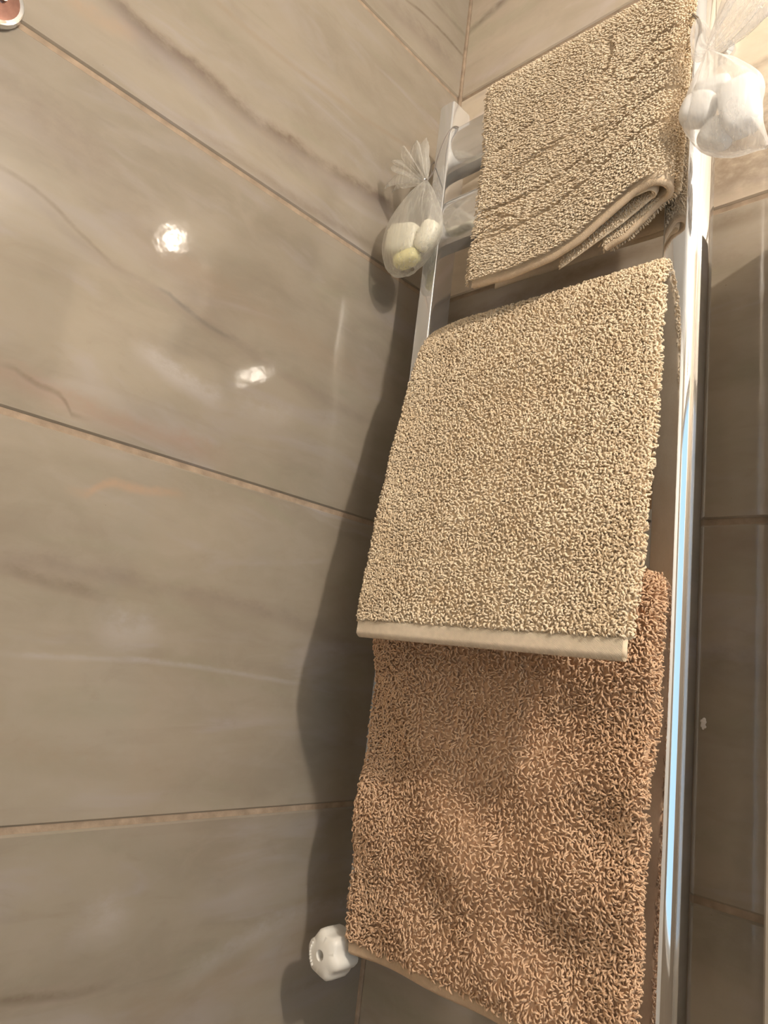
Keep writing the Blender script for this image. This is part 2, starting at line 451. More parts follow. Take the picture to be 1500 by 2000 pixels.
VEINS_AND_LIGHT = {
 'L1': [
  ( [(0.132, 1.807), (0.205, 1.799), (0.306, 1.791), (0.395, 1.784), (0.491, 1.791), (0.547, 1.791), (0.597, 1.801)], 0.015, 'umber', 0.8 ),
  ( [(0.129, 1.794), (0.202, 1.783), (0.303, 1.772), (0.391, 1.765), (0.487, 1.775), (0.544, 1.775), (0.588, 1.789)], 0.022, 'lilac', 0.5 ),
  ( [(0.109, 1.93), (0.18, 1.919), (0.287, 1.907), (0.433, 1.899), (0.482, 1.902)], 0.006, 'tan', 0.45 ),
  ( [(0.147, 1.722), (0.253, 1.715), (0.329, 1.712), (0.398, 1.715), (0.476, 1.716)], 0.009, 'umber', 0.35 ),
  ( [(0.582, 1.773), (0.606, 1.767), (0.64, 1.765)], 0.014, 'peach', 0.4 ),
 ],
 'L2': [
  ( [(0.406, 1.507), (0.477, 1.541), (0.536, 1.574), (0.619, 1.606), (0.683, 1.616)], 0.042, 'mauve', 0.42 ),
  ( [(0.536, 1.497), (0.583, 1.516), (0.625, 1.534), (0.667, 1.541)], 0.004, 'umber', 0.45 ),
  ( [(0.541, 1.494), (0.581, 1.504), (0.622, 1.521), (0.665, 1.533)], 0.01, 'lilac', 0.35 ),
  ( [(0.123, 1.452), (0.282, 1.461), (0.385, 1.478), (0.466, 1.486), (0.533, 1.498)], 0.01, 'mauve', 0.45 ),
  ( [(0.385, 1.478), (0.427, 1.483), (0.468, 1.495)], 0.004, 'grey', 0.6 ),
  ( [(0.133, 1.514), (0.293, 1.521), (0.426, 1.535), (0.496, 1.537)], 0.028, 'tan', 0.35 ),
  ( [(0.384, 1.396), (0.439, 1.402), (0.478, 1.415)], 0.018, 'white', 0.55 ),  # pale bluish reflection painted into the tile colour
  ( [(0.371, 1.327), (0.434, 1.327), (0.51, 1.327), (0.556, 1.329), (0.594, 1.335), (0.624, 1.337)], 0.017, 'rose', 0.6 ),
  ( [(0.548, 1.317), (0.562, 1.332), (0.589, 1.337), (0.611, 1.345)], 0.004, 'umber', 0.6 ),
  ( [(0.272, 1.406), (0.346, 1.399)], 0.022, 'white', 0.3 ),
 ],
 'L3': [
  ( [(0.422, 1.265), (0.466, 1.257), (0.492, 1.256), (0.515, 1.239)], 0.007, 'peach', 0.7 ),
  ( [(0.488, 1.135), (0.522, 1.139), (0.553, 1.142), (0.574, 1.146)], 0.009, 'umber', 0.45 ),
  ( [(0.084, 1.109), (0.168, 1.133), (0.275, 1.147), (0.4, 1.154), (0.509, 1.157), (0.586, 1.159)], 0.014, 'mauve', 0.42 ),
  ( [(0.208, 1.06), (0.298, 1.067), (0.403, 1.071), (0.463, 1.07), (0.537, 1.066)], 0.004, 'white', 0.35 ),
  ( [(0.348, 0.955), (0.44, 0.957), (0.496, 0.966), (0.55, 0.988)], 0.024, 'tan', 0.35 ),
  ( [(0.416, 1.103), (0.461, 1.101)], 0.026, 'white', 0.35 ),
 ],
 'L4': [
  ( [(0.401, 0.737), (0.439, 0.738), (0.474, 0.742), (0.498, 0.746)], 0.006, 'umber', 0.6 ),
  ( [(0.034, 0.766), (0.154, 0.765), (0.236, 0.744), (0.282, 0.725)], 0.016, 'white', 0.35 ),
  ( [(0.394, 0.8), (0.42, 0.804)], 0.03, 'white', 0.4 ),  # gleam of the window put into the tile colour
  ( [(0.144, 0.712), (0.251, 0.705), (0.359, 0.699)], 0.03, 'tan', 0.35 ),
 ],
 'L0': [
  ( [(0.012, 2.191), (0.099, 2.191), (0.157, 2.181)], 0.004, 'umber', 0.6 ),
  ( [(0.02, 2.151), (0.105, 2.148), (0.195, 2.145)], 0.025, 'mauve', 0.5 ),
  ( [(0.011, 2.236), (0.092, 2.234)], 0.006, 'umber', 0.4 ),
 ],
 'B0': [
  ( [(0.002, 2.247), (0.08, 2.264)], 0.012, 'umber', 0.6 ),
 ],
 'B1': [
  ( [(0.038, 2.087), (0.163, 2.089), (0.296, 2.104)], 0.006, 'tan', 0.3 ),
  ( [(0.444, 1.879), (0.512, 1.888)], 0.01, 'tan', 0.5 ),
  ( [(0.430, 1.775), (0.530, 1.770)], 0.095, 'tan', 0.95 ),  # tan spread wide: dimmer light painted into this end of the tile
  ( [(0.30, 1.745), (0.42, 1.735), (0.53, 1.73)], 0.035, 'mauve', 0.55 ),
 ],
 'B2': [
  ( [(0.034, 1.661), (0.154, 1.664), (0.384, 1.679), (0.456, 1.679), (0.514, 1.681)], 0.014, 'umber', 0.55 ),
  ( [(0.451, 1.624), (0.515, 1.614)], 0.03, 'mauve', 0.4 ),
 ],
 'B3': [
  ( [(0.454, 1.276), (0.518, 1.28)], 0.03, 'rose', 0.3 ),
  ( [(0.458, 1.139), (0.519, 1.142)], 0.03, 'grey', 0.3 ),
 ],
 'B4': [
  ( [(0.457, 0.866), (0.52, 0.873)], 0.03, 'grey', 0.3 ),
 ],
}
ROWS = [(2.1, 0), (1.7, 1), (1.3, 2), (0.9, 3), (0.5, 4), (0.1, 5)]
for z0, k in ROWS:
    z1 = min(z0 + 0.4, ROOM_H)
    mL = tile_mat('marble_left', 'y', z0, VEINS_AND_LIGHT.get('L%d' % k, []), 1.3 + k * 4.1, {0: .90, 1: .86, 2: .78, 3: .85, 4: .80}.get(k, .85))
    mB = tile_mat('marble_back', 'x', z0, VEINS_AND_LIGHT.get('B%d' % k, []), 41.7 + k * 5.3, {1: 2.15, 0: 1.6}.get(k, 1.0))  # upper rows are paler tiles, lightened further in place of missing light
    for j, (y0, y1) in enumerate(((-1.2, 0.0), (ROOM_Y, -1.2))):
        b1 = -0.0025 if j == 0 else y1 - GAP
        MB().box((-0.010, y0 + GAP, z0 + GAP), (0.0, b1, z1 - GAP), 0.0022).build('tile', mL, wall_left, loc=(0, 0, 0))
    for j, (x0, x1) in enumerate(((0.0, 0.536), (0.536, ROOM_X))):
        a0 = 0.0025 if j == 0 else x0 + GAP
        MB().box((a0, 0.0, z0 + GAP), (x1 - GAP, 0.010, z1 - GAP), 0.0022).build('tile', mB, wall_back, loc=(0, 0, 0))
# corner joint
tag(MB().tube([(0.0004, -0.0004, 0.0), (0.0004, -0.0004, 1.2), (0.0004, -0.0004, ROOM_H)], 0.0042, 8).build('corner_joint', M_grout, wall_back), kind=None)

# tiled pier that stands out of the back wall just right of the radiator
mP = tile_mat('marble_pier', 'x', 0.5, [], 77.0)
pier = tag(MB().box((0.5425, -0.085, 0.0), (0.78, -0.0002, 1.640), 0.002).build('trim_1', mP, loc=(0, 0, 0)), kind='structure')

# white fleck of dried soap on the back wall
mb = MB()
rng = np.random.default_rng(5)
for ox, oz in ((0, 0), (.001, .003), (-.001, .0035), (.0018, -.002), (0, -.004), (-.0008, -.0015), (.001, .0055)):
    c = np.array([0.4560 + ox, -0.0006, 1.0760 + oz])
    r = rng.uniform(.0014, .0030)
    mb.lathe([(r * .4, -r * .2), (r, 0), (r * .8, .0007), (r * .2, .0012)], c, 'y', 8)
mb.build('soap_fleck', simple('dried_soap', (0.9, 0.86, 0.84), 0.7), wall_back)

# the two lamps (outside the frame)
t = tag(empty('wall_lamp', (ROOM_X, MAIN[1], MAIN[2])), 'brass wall lamp with open round cup on the right wall', 'lamp')
MB().lathe([(0.045, 0), (0.045, -0.008), (0.03, -0.014), (0.012, -0.016), (0.012, -0.05), (0.05, -0.07), (0.062, -0.10), (0.058, -0.10), (0.046, -0.073), (0.004, -0.056)],
           (ROOM_X - 0.0005, MAIN[1], MAIN[2]), 'x', 28).build('lamp_cup', M_satin, t, angle=40)
t = tag(empty('mirror_lamp', (MIRROR[0], 0, MIRROR[2])), 'small mirror lamp on a bracket over the back wall', 'lamp')
MB().lathe([(0.03, 0.0), (0.03, 0.012), (0.010, 0.016), (0.010, 0.05), (0.022, 0.056), (0.030, 0.085), (0.027, 0.085), (0.018, 0.060), (0.002, 0.056)],
           (MIRROR[0], -0.0002, MIRROR[2]), 'y', 24).build('lamp_cup', M_satin, t, angle=40)

# ------------------------------------------------------------------ chrome towel radiator
Z0 = 1.7
PX = ((0.0745, 0.1030), (0.4435, 0.4845))     # left and right post
PYF, PYB = -0.125, -0.083
PZ0, PZ1 = 0.800, 1.958

def post_profile(x0, x1, rf=0.0045, rb=0.003, sagf=0.0012, sags=0.0016):
    pts = []
    def arc(cx, cy, r, a0, a1, n=6):
        for i in range(n + 1):
            a = math.radians(a0 + (a1 - a0) * i / n)
            pts.append((cx + r * math.cos(a), cy + r * math.sin(a)))
    def bow(p, q, sag, n=6):
        p = np.array(p); q = np.array(q); d = q - p; nn = np.array([d[1], -d[0]]) / np.linalg.norm(d)
        for i in range(1, n):
            t = i / n
            pts.append(tuple(p + d * t + nn * sag * 4 * t * (1 - t)))
    xi0, xi1, yf, yb = x0 + sags, x1 - sags, PYF + sagf, PYB
    arc(xi0 + rf, yf + rf, rf, 180, 270); bow(pts[-1], (xi1 - rf, yf), sagf)
    arc(xi1 - rf, yf + rf, rf, 270, 360); bow(pts[-1], (xi1, yb - rb), sags)
    arc(xi1 - rb, yb - rb, rb, 0, 90);    arc(xi0 + rb, yb - rb, rb, 90, 180)
    bow(pts[-1], (xi0, yf + rf), sags)
    return np.array(pts)

def facet_profile(x0, x1, fw=0.0165, fd=0.0250):
    """flat front, softly curved facet down the outer front edge, flat sides"""
    pts = [(x0 + 0.002 - 0.002 * math.cos(a), PYF + 0.002 - 0.002 * math.sin(a)) for a in np.linspace(0, math.pi / 2, 6)]
    ax, ay = x1 - fw, PYF
    pts.append((ax, ay))
    a0, a1 = math.radians(-84), math.radians(-22)            # normals of the facet
    ph = np.linspace(a0, a1, 25)
    d = np.stack([-np.sin(ph), np.cos(ph)], 1)               # tangents
    cur = np.concatenate([[[0, 0]], np.cumsum((d[1:] + d[:-1]) / 2, axis=0)])
    cur *= np.array([fw, fd]) / cur[-1]
    pts += [(ax + c[0], ay + c[1]) for c in cur[1:]]
    pts += [(x1 - 0.0010, PYB - 0.004), (x1 - 0.0025, PYB - 0.001), (x1 - 0.0050, PYB), (x0 + 0.002, PYB), (x0, PYB - 0.002)]
    return np.array(pts)

radiator = tag(empty('towel_radiator', (0.274, -0.10, PZ0)),
               'tall chrome towel radiator in the tiled corner, hung with three towels', 'radiator')
for i, (x0, x1) in enumerate(PX):
    pr = post_profile(x0, x1, 0.0030, 0.002, 0.0006, 0.0004) if i == 0 else facet_profile(x0, x1)
    n = len(pr); c = pr.mean(0)
    mb = MB(); V = []; F = []
    lv = [(PZ0, 0.90), (PZ0 + .002, 1.0)] + [(PZ0 + .002 + (PZ1 - PZ0 - .004) * k / 8, 1.0) for k in range(1, 9)] + [(PZ1, 0.92)]
    for z, sc in lv:
        V += [tuple(c + (q - c) * sc) + (z,) for q in pr]
    for a in range(len(lv) - 1):
        for k in range(n):
            k2 = (k + 1) % n
            F.append((a * n + k, a * n + k2, (a + 1) * n + k2, (a + 1) * n + k))
    F.append(tuple(range(n))[::-1]); F.append(tuple((len(lv) - 1) * n + k for k in range(n)))
    mb.add(V, F).build('post', M_post if i == 0 else M_chrome, radiator, angle=22)

# D-section crossbars: bowed front, narrow flat lips above and below, flat back
def crossbar(ztop, parent, h=0.0760):
    prof = []
    for i in range(27):
        t = -1 + 2 * i / 26
        prof.append((-0.1030 - 0.0185 * (1 - t * t) ** 0.8, ztop - h / 2 + t * h / 2))
    prof += [(-0.0865, ztop + 0.0020), (-0.0865, ztop - h - 0.0055)]
    xs = np.linspace(PX[0][1] - 0.0035, PX[1][0] + 0.004, 6)
    mb = MB()
    for part in (prof[:27], prof[26:] + prof[:1]):          # bowed front and flat rest meet in a crisp edge
        n = len(part)
        F = [(a * n + k, a * n + k + 1, (a + 1) * n + k + 1, (a + 1) * n + k) for a in range(len(xs) - 1) for k in range(n - 1)]
        mb.add([(x, y, z) for x in xs for (y, z) in part], F)
    return mb.build('crossbar', M_bar, parent, angle=35)
for zt in (1.9240, 1.7970, 1.5600, 1.4330, 1.2080, 1.0810):
    crossbar(zt, radiator)
# wall brackets
for x, z in ((0.0888, 1.930), (0.4600, 1.930), (0.2740, 1.045)):
    if True:
        MB().lathe([(0.014, 0.0002), (0.014, 0.006), (0.008, 0.009), (0.008, 0.088)], (x, 0, z), 'y', 20).build('wall_bracket', M_chrome, radiator, angle=40)
# label film on the front of the right post, most of it under the bath mat
sx0, sx1, sz0, sz1 = 0.4500, 0.4655, 1.8665, 1.9500
st = MB().box((sx0, -0.1262, sz0), (sx1, -0.1240, sz1), 0.0002).build('sticker', M_label, radiator)
st['label'] = 'white label film with black print on the right post'
mb = MB()
def stroke(a, b, w=0.0013):
    a = np.array(a); b = np.array(b); d = b - a; d = d / np.linalg.norm(d); q = np.array([-d[1], d[0]]) * w / 2
    P = [a + q, b + q, b - q, a - q]
    mb.add([(p[0], -0.1263, p[1]) for p in P] + [(p[0], -0.1267, p[1]) for p in P],
           [(0, 1, 2, 3), (7, 6, 5, 4), (0, 4, 5, 1), (1, 5, 6, 2), (2, 6, 7, 3), (3, 7, 4, 0)])
bx = 0.4560                       # print turned on its side, the baseline to the left
for a, b in (((bx, .000), (bx + .007, .004)), ((bx + .007, .004), (bx, .008)),                     # A
             ((bx, .012), (bx + .007, .012)), ((bx + .007, .012), (bx, .018)), ((bx, .018), (bx + .007, .018)),   # N
             ((bx, .022), (bx + .007, .022)), ((bx + .007, .022), (bx + .007, .027)), ((bx, .022), (bx, .027)),   # E
             ((bx + .0035, .022), (bx + .0035, .026)),
             ((bx, .031), (bx + .007, .035)), ((bx + .007, .035), (bx, .039)),
             ((bx, .043), (bx + .007, .043)), ((bx + .007, .043), (bx, .049)), ((bx, .049), (bx + .007, .049))):
    stroke((a[0], a[1] + 1.8745), (b[0], b[1] + 1.8745))
mb.build('print', M_black, st)

# valve under the left post with its white hand wheel
vx, vz = 0.0890, 0.7560
vb = MB()
vb.lathe([(0.009, 0.048), (0.013, 0.045), (0.013, 0.030), (0.0115, 0.028), (0.0115, 0.004), (0.0110, -0.008), (0.004, -0.010)], (vx, -0.105, vz), 'z', 20)
vb.lathe([(0.008, -0.001), (0.010, 0.004), (0.010, 0.020)], (vx, -0.112, vz), 'y', 20)
vb.lathe([(0.016, 0.0003), (0.015, 0.004), (0.008, 0.006), (0.008, 0.098)], (vx + 0.003, 0, vz + 0.034), 'y', 20)
valve = vb.build('valve_body', M_chrome, radiator, angle=40)
def lobes(t, i): return 1.0 + (0.085 if i in (1, 2, 3, 4) else 0.045 if i == 5 else 0.0) * math.cos(6 * (t + 0.2))
hw = MB().lathe([(0.012, 0.0), (0.0235, 0.001), (0.0255, 0.006), (0.0258, 0.026), (0.0250, 0.034), (0.0222, 0.0385), (0.013, 0.0402), (0.0062, 0.0410), (0.0056, 0.0395), (0.0054, 0.031), (0.0010, 0.0305)],
                (vx, -0.1325, vz), 'y', 60, lobes).build('hand_wheel', M_white, valve, angle=55)
hw['label'] = 'white plastic hand wheel with a screw hole in its face'
MB().lathe([(0.0050, 0.0), (0.0050, 0.0008)], (vx, -0.1325 - 0.0307, vz), 'y', 16).build('screw_hole', M_dark, valve)
mb = MB()                          # raised marks along the rim of the wheel face
for i, a in enumerate(range(150, 236, 11)):
    a = math.radians(a); q = np.array([vx + 0.0178 * math.cos(a), 0, vz + 0.0178 * math.sin(a)])
    mb.box(q + (-0.0006, -0.1742, -0.0013 - 0.0004 * (i % 2)), q + (0.0006, -0.1716, 0.0013), 0.0002)
mb.build('raised_marks', M_white, valve)

# ------------------------------------------------------------------ terry cloth
def catmull(pts, n):
    pts = np.asarray(pts, float)
    d = np.r_[0, np.cumsum(np.linalg.norm(np.diff(pts, axis=0), axis=1))]
    t = np.linspace(0, d[-1], n)
    m = np.gradient(pts, d, axis=0, edge_order=1)
    i = np.clip(np.searchsorted(d, t, side='right') - 1, 0, len(d) - 2)
    h = (d[i + 1] - d[i])[:, None]; s = ((t - d[i])[:, None]) / h
    return (pts[i] * (2 * s**3 - 3 * s**2 + 1) + m[i] * h * (s**3 - 2 * s**2 + s)
            + pts[i + 1] * (-2 * s**3 + 3 * s**2) + m[i + 1] * h * (s**3 - s**2)), t

def wave_field(rng, n, fmin, fmax):
    K = rng.normal(size=(n, 2)); K /= np.linalg.norm(K, axis=1)[:, None]
    K *= rng.uniform(fmin, fmax, n)[:, None] * 2 * math.pi
    ph = rng.uniform(0, 2 * math.pi, n); a = rng.normal(size=n) / math.sqrt(n)
    def f(x, y):
        r = np.zeros_like(x)
        for (kx, ky), p, q in zip(K, ph, a): r = r + q * np.sin(kx * x + ky * y + p)
        return r
    return f

class Sheet:
    """a thick soft sheet: grid of mid-surface points G[w, u] -> closed shell, and places for the pile"""
    def __init__(s, G, th, flip=False):
        s.G = G; s.th = th
        nw, nu = G.shape[:2]
        du = np.gradient(G, axis=1); dw = np.gradient(G, axis=0)
        nrm = np.cross(du, dw)
        if flip: nrm = -nrm
        nrm /= np.linalg.norm(nrm, axis=2)[:, :, None] + 1e-12
        s.n = nrm
        s.eu = du / (np.linalg.norm(du, axis=2)[:, :, None] + 1e-12)
        s.ew = dw / (np.linalg.norm(dw, axis=2)[:, :, None] + 1e-12)
        L = np.cumsum(np.linalg.norm(np.diff(G, axis=1), axis=2), axis=1)
        s.Lu = np.concatenate([np.zeros((nw, 1)), L], 1)
        Lw = np.cumsum(np.linalg.norm(np.diff(G, axis=0), axis=2), axis=0)
        s.Lw = np.concatenate([np.zeros((1, nu)), Lw], 0)
        tot = s.Lu[:, -1:]
        d = np.minimum(s.Lu, tot - s.Lu); r = th / 2
        q = np.clip(d / r, 0, 1)
        s.h = r * np.sqrt(np.clip(1 - (1 - q) ** 2, 0.0, 1))
        # the two ends (bottom hem, far end) close up as well
        dend = np.minimum(s.Lw, s.Lw[-1:, :] - s.Lw); q = np.clip(dend / r, 0, 1)
        s.h = np.maximum(s.h * np.sqrt(np.clip(1 - (1 - q) ** 2, 0.05, 1)), 0.00025)
    def shell(s, name, mat, parent):
        nw, nu = s.G.shape[:2]
        A = s.G + s.n * s.h[:, :, None]; B = s.G - s.n * s.h[:, :, None]
        V = np.concatenate([A.reshape(-1, 3), B.reshape(-1, 3)])
        I = np.arange(nw * nu).reshape(nw, nu); J = I + nw * nu
        F = [np.stack([I[:-1, :-1], I[:-1, 1:], I[1:, 1:], I[1:, :-1]], -1).reshape(-1, 4),
             np.stack([J[:-1, :-1], J[1:, :-1], J[1:, 1:], J[:-1, 1:]], -1).reshape(-1, 4)]
        for a, b in ((0, 1), (nu - 1, -1)):
            F.append(np.stack([I[:-1, a], I[1:, a], J[1:, a], J[:-1, a]][::b], -1))
        for a, b in ((0, -1), (nw - 1, 1)):
            F.append(np.stack([I[a, :-1], I[a, 1:], J[a, 1:], J[a, :-1]][::b], -1))
        return mesh_np(name, V, np.concatenate(F), mat, parent)
    def at(s, w, u, arr):
        nw, nu = s.G.shape[:2]
        fw = np.clip(w, 0, 1) * (nw - 1); fu = np.clip(u, 0, 1) * (nu - 1)
        i = np.clip(fw.astype(int), 0, nw - 2); j = np.clip(fu.astype(int), 0, nu - 2)
        a = fw - i; b = fu - j
        if arr.ndim == 3: a = a[:, None]; b = b[:, None]
        return (arr[i, j] * (1 - a) * (1 - b) + arr[i + 1, j] * a * (1 - b) + arr[i, j + 1] * (1 - a) * b + arr[i + 1, j + 1] * a * b)
    def scatter(s, rng, pw, pu, w0, w1, u0=0.0, u1=1.0, sign=1):
        """jittered places on one face, pw / pu = spacing along the drape / across"""
        Lw = float(s.Lw[-1].mean()); Lu = float(s.Lu[:, -1].mean())
        nw = max(2, int((w1 - w0) * Lw / pw)); nu = max(2, int((u1 - u0) * Lu / pu))
        W, Uu = np.meshgrid(np.arange(nw), np.arange(nu), indexing='ij')
        W = (W + 0.5 + rng.uniform(-.48, .48, W.shape)) / nw
        Uu = (Uu + 0.5 * (np.arange(nw)[:, None] % 2) + 0.25 + rng.uniform(-.48, .48, Uu.shape)) / nu
        w = (w0 + (w1 - w0) * W).ravel(); u = (u0 + (u1 - u0) * np.clip(Uu, 0, 1)).ravel()
        P = s.at(w, u, s.G); n = s.at(w, u, s.n) * sign; h = s.at(w, u, s.h)
        eu = s.at(w, u, s.eu); ew = s.at(w, u, s.ew)
        lu = s.at(w, u, s.Lu); tot = s.at(w, np.ones_like(u), s.Lu)
        r = s.th / 2
        side = np.where(lu < tot / 2, -1.0, 1.0) * (1 - np.clip(np.minimum(lu, tot - lu) / r, 0, 1))
        N2 = n * np.sqrt(np.clip(1 - side**2, 0.02, 1))[:, None] + eu * side[:, None]
        N2 /= np.linalg.norm(N2, axis=1)[:, None]
        return dict(P=P + n * h[:, None], n=N2, eu=eu, ew=ew, w=w, u=u)
    def rim(s, rng, pw, w0, w1, u, rows=4):
        """places round the rolled side edge u = 0 or 1"""
        Lw = float(s.Lw[-1].mean()); nw = int((w1 - w0) * Lw / pw) * rows
        w = rng.uniform(w0, w1, nw); uu = np.full(nw, float(u))
        P = s.at(w, uu, s.G); n = s.at(w, uu, s.n); eu = s.at(w, uu, s.eu) * (1 if u > .5 else -1); ew = s.at(w, uu, s.ew)
        a = rng.uniform(-1.25, 1.45, nw); r = s.th / 2
        N2 = n * np.sin(a)[:, None] + eu * np.cos(a)[:, None]
        return dict(P=P - eu * r * 0.9 + N2 * r * 0.95, n=N2, eu=n, ew=ew, w=w, u=uu)

def merge(*ds):
    return {k: np.concatenate([d[k] for d in ds]) for k in ds[0]}

def pile(name, d, ang, L, h, r, curl, rise, rng, mat, parent, sink=None, m=5, k=4):
    """one thick thread per place: leaves the cloth, leans along ang, curls and (rise=1) comes back to it"""
    n = len(d['P'])
    jit = lambda a, s: a * (1 + rng.uniform(-s, s, n))
    L = jit(L, .30)[:, None]; hh = jit(h, .28)[:, None]; rr = jit(r, .18)
    Nn = d['n']; T = d['eu'] * np.cos(ang)[:, None] + d['ew'] * np.sin(ang)[:, None]
    T = T - Nn * np.sum(T * Nn, 1)[:, None]; T /= np.linalg.norm(T, axis=1)[:, None] + 1e-9
    B = np.cross(Nn, T)
    P0 = d['P'] - Nn * (0.25 * r)
    if sink is not None:
        hh = hh * (1 - 0.55 * sink)[:, None]
    c = (rng.uniform(-1, 1, n) * curl)[:, None]; c2 = (rng.uniform(-.6, .6, n) * curl)[:, None]
    rs = np.clip(rise + rng.uniform(-.12, .12, n), .4, 1.0)[:, None]
    tau = np.linspace(0, 1, m)
    Cn = np.stack([P0 + Nn * hh * np.sin(math.pi * t * rs) + T * L * (t - 0.35) + B * (c * np.sin(2 * math.pi * t) + c2 * math.sin(math.pi * t)) for t in tau], 1)
    Tg = np.gradient(Cn, axis=1); Tg /= np.linalg.norm(Tg, axis=2)[:, :, None] + 1e-12
    S1 = np.cross(Tg, Nn[:, None, :]); S1 /= np.linalg.norm(S1, axis=2)[:, :, None] + 1e-9
    S2 = np.cross(S1, Tg)
    prof = np.sqrt(np.clip(np.sin(math.pi * (0.10 + 0.84 * tau)), 0.02, 1))
    V = np.empty((n, m, k, 3))
    for q in range(k):
        a = 2 * math.pi * (q + .5) / k
        V[:, :, q] = Cn + (S1 * math.cos(a) + S2 * math.sin(a)) * (rr[:, None] * prof[None])[:, :, None]
    base = (np.arange(n) * m * k)[:, None]
    f = []
    for i in range(m - 1):
        for q in range(k):
            q2 = (q + 1) % k
            f.append((i * k + q, i * k + q2, (i + 1) * k + q2, (i + 1) * k + q))
    f.append(((m - 1) * k, (m - 1) * k + 1, (m - 1) * k + 2, (m - 1) * k + 3))
    F = (base[:, :, None] + np.array(f)[None]).reshape(-1, 4)
    o = mesh_np(name, V.reshape(-1, 3), F, mat, parent)
    o['kind'] = 'stuff'
    return o

def hem(name, sh, w_hi, mat, parent, lift=0.0012, ext=0.001, w_in=0.5):
    """flat woven band round the bottom edge of a sheet"""
    nu = 60; u = np.linspace(0, 1, nu)
    rows = []
    for w in np.linspace(w_hi, 0.0, 8):
        ww = np.full(nu, w); uu = np.clip(u, .012, .988)
        P = sh.at(ww, uu, sh.G); n = sh.at(ww, uu, sh.n)
        lf = lift + (0.0012 if w < w_hi * 0.9 else -0.0008)
        rows.append(P + n * (sh.th / 2 * 0.86 + lf))
    ww = np.zeros(nu); uu = np.clip(u, .012, .988)
    P = sh.at(ww, uu, sh.G); n = sh.at(ww, uu, sh.n); ew = sh.at(ww, uu, sh.ew)
    r = sh.th / 2 * 0.86 + lift
    for a in np.linspace(60, -90, 6):
        rows.append(P + n * r * math.sin(math.radians(a)) - ew * r * 0.8 * math.cos(math.radians(a)))
    for w in np.linspace(0, w_hi * w_in, 4)[1:]:
        ww = np.full(nu, w)
        rows.append(sh.at(ww, uu, sh.G) - sh.at(ww, uu, sh.n) * r)
    G = np.stack(rows)
    G[:, 0, 0] -= ext; G[:, -1, 0] += ext
    I = np.arange(G.shape[0] * nu).reshape(G.shape[0], nu)
    F = np.stack([I[:-1, :-1], I[:-1, 1:], I[1:, 1:], I[1:, :-1]], -1).reshape(-1, 4)
    return mesh_np(name, G.reshape(-1, 3), F, mat, parent)

def interp(z, tab):
    t = np.array(sorted(tab)); return np.interp(z, t[:, 0], t[:, 1])

def towel_grid(path, left, right, nw, nu, rng, amp, corner=0.0, inset=0.0025, waves=None):
    """path (y, z) from the front hem over the bar and down the back; left / right: x as a function of z on the front"""
    yz, t = catmull(path, nw)
    crest = int(np.argmax(yz[:, 1]))
    zz = yz[:, 1].copy(); zz[crest:] = zz[crest]
    xl = interp(zz, left) + inset; xr = interp(zz, right) - inset
    # finer columns near the side edges
    e = np.linspace(0, 1, nu); e = e - 0.06 * np.sin(2 * math.pi * e) * 1.0
    G = np.empty((nw, nu, 3))
    G[:, :, 0] = xl[:, None] + (xr - xl)[:, None] * e[None]
    G[:, :, 1] = yz[:, 0][:, None]; G[:, :, 2] = yz[:, 1][:, None]
    f = wave_field(rng, 9, 4, 11)
    fade = np.clip((crest - np.arange(nw)) / (0.12 * nw), 0, 1)[:, None]
    X, Tt = np.meshgrid(e * 0.34, t, indexing='xy')
    G[:, :, 1] -= amp * f(X, Tt) * fade
    if corner:
        near = np.clip(1 - np.abs(np.arange(nw) - crest) / (0.10 * nw), 0, 1)[:, None]
        G[:, :, 2] -= near * (corner * np.clip(1 - e / 0.16, 0, 1) ** 2)[None]
    return G, crest / (nw - 1)

# --- middle towel ------------------------------------------------------------
rng = np.random.default_rng(11)
zr = lambda tab: [(Z0 + z, x) for (x, z) in tab]
mid_left = zr([(.118, -.10), (.1200, -.148), (.1177, -.2017), (.1155, -.2575), (.1216, -.3579), (.1245, -.4224), (.1335, -.5034), (.1405, -.557), (.1449, -.60)])
mid_right = zr([(.449, -.10), (.4533, -.1452), (.4592, -.1778), (.466, -.2687), (.472, -.3625), (.4735, -.4106), (.4768, -.4859), (.4775, -.5327), (.4785, -.60)])
mid_path = [(-.2300, 1.1300), (-.2165, 1.2000), (-.1955, 1.3000), (-.1745, 1.4000), (-.1560, 1.4900), (-.1430, 1.5400), (-.1300, 1.5585), (-.1140, 1.5660), (-.0960, 1.5640), (-.0830, 1.5520), (-.0770, 1.5300), (-.0750, 1.4400), (-.0750, 1.3000)]
G, wc = towel_grid(mid_path, mid_left, mid_right, 150, 90, rng, 0.0024, corner=0.012)
mid = Sheet(G, 0.0085)
towel_mid = tag(mid.shell('hand_towel', M_beige, None),
                'light beige terry towel over the middle of the radiator, pale hem at its foot', 'towel')
wh = 0.0165 / float(mid.Lw[-1].mean())
hem('hem', mid, wh, M_hem, towel_mid)['label'] = 'pale flat woven hem'
mb = MB()
su = np.linspace(0.03, 0.985, 96); sw = np.full(96, wh * 0.93)
sp_ = mid.at(sw, su, mid.G) + mid.at(sw, su, mid.n) * 0.0052
for i in range(0, 95):
    a, b = sp_[i], sp_[i + 1]
    mb.tube([a + (b - a) * .12 - (0, -.0006, 0), a + (b - a) * .5, a + (b - a) * .88 - (0, -.0006, 0)], 0.0004, 4)
mb.build('stitching', M_hem, towel_mid)
fl = wave_field(rng, 16, 12, 46)
d = merge(mid.scatter(rng, 0.0027, 0.0030, wh * 0.95, wc + 0.05), mid.rim(rng, 0.0030, wh, wc, 1, 3), mid.rim(rng, 0.0030, wh, wc, 0, 2))
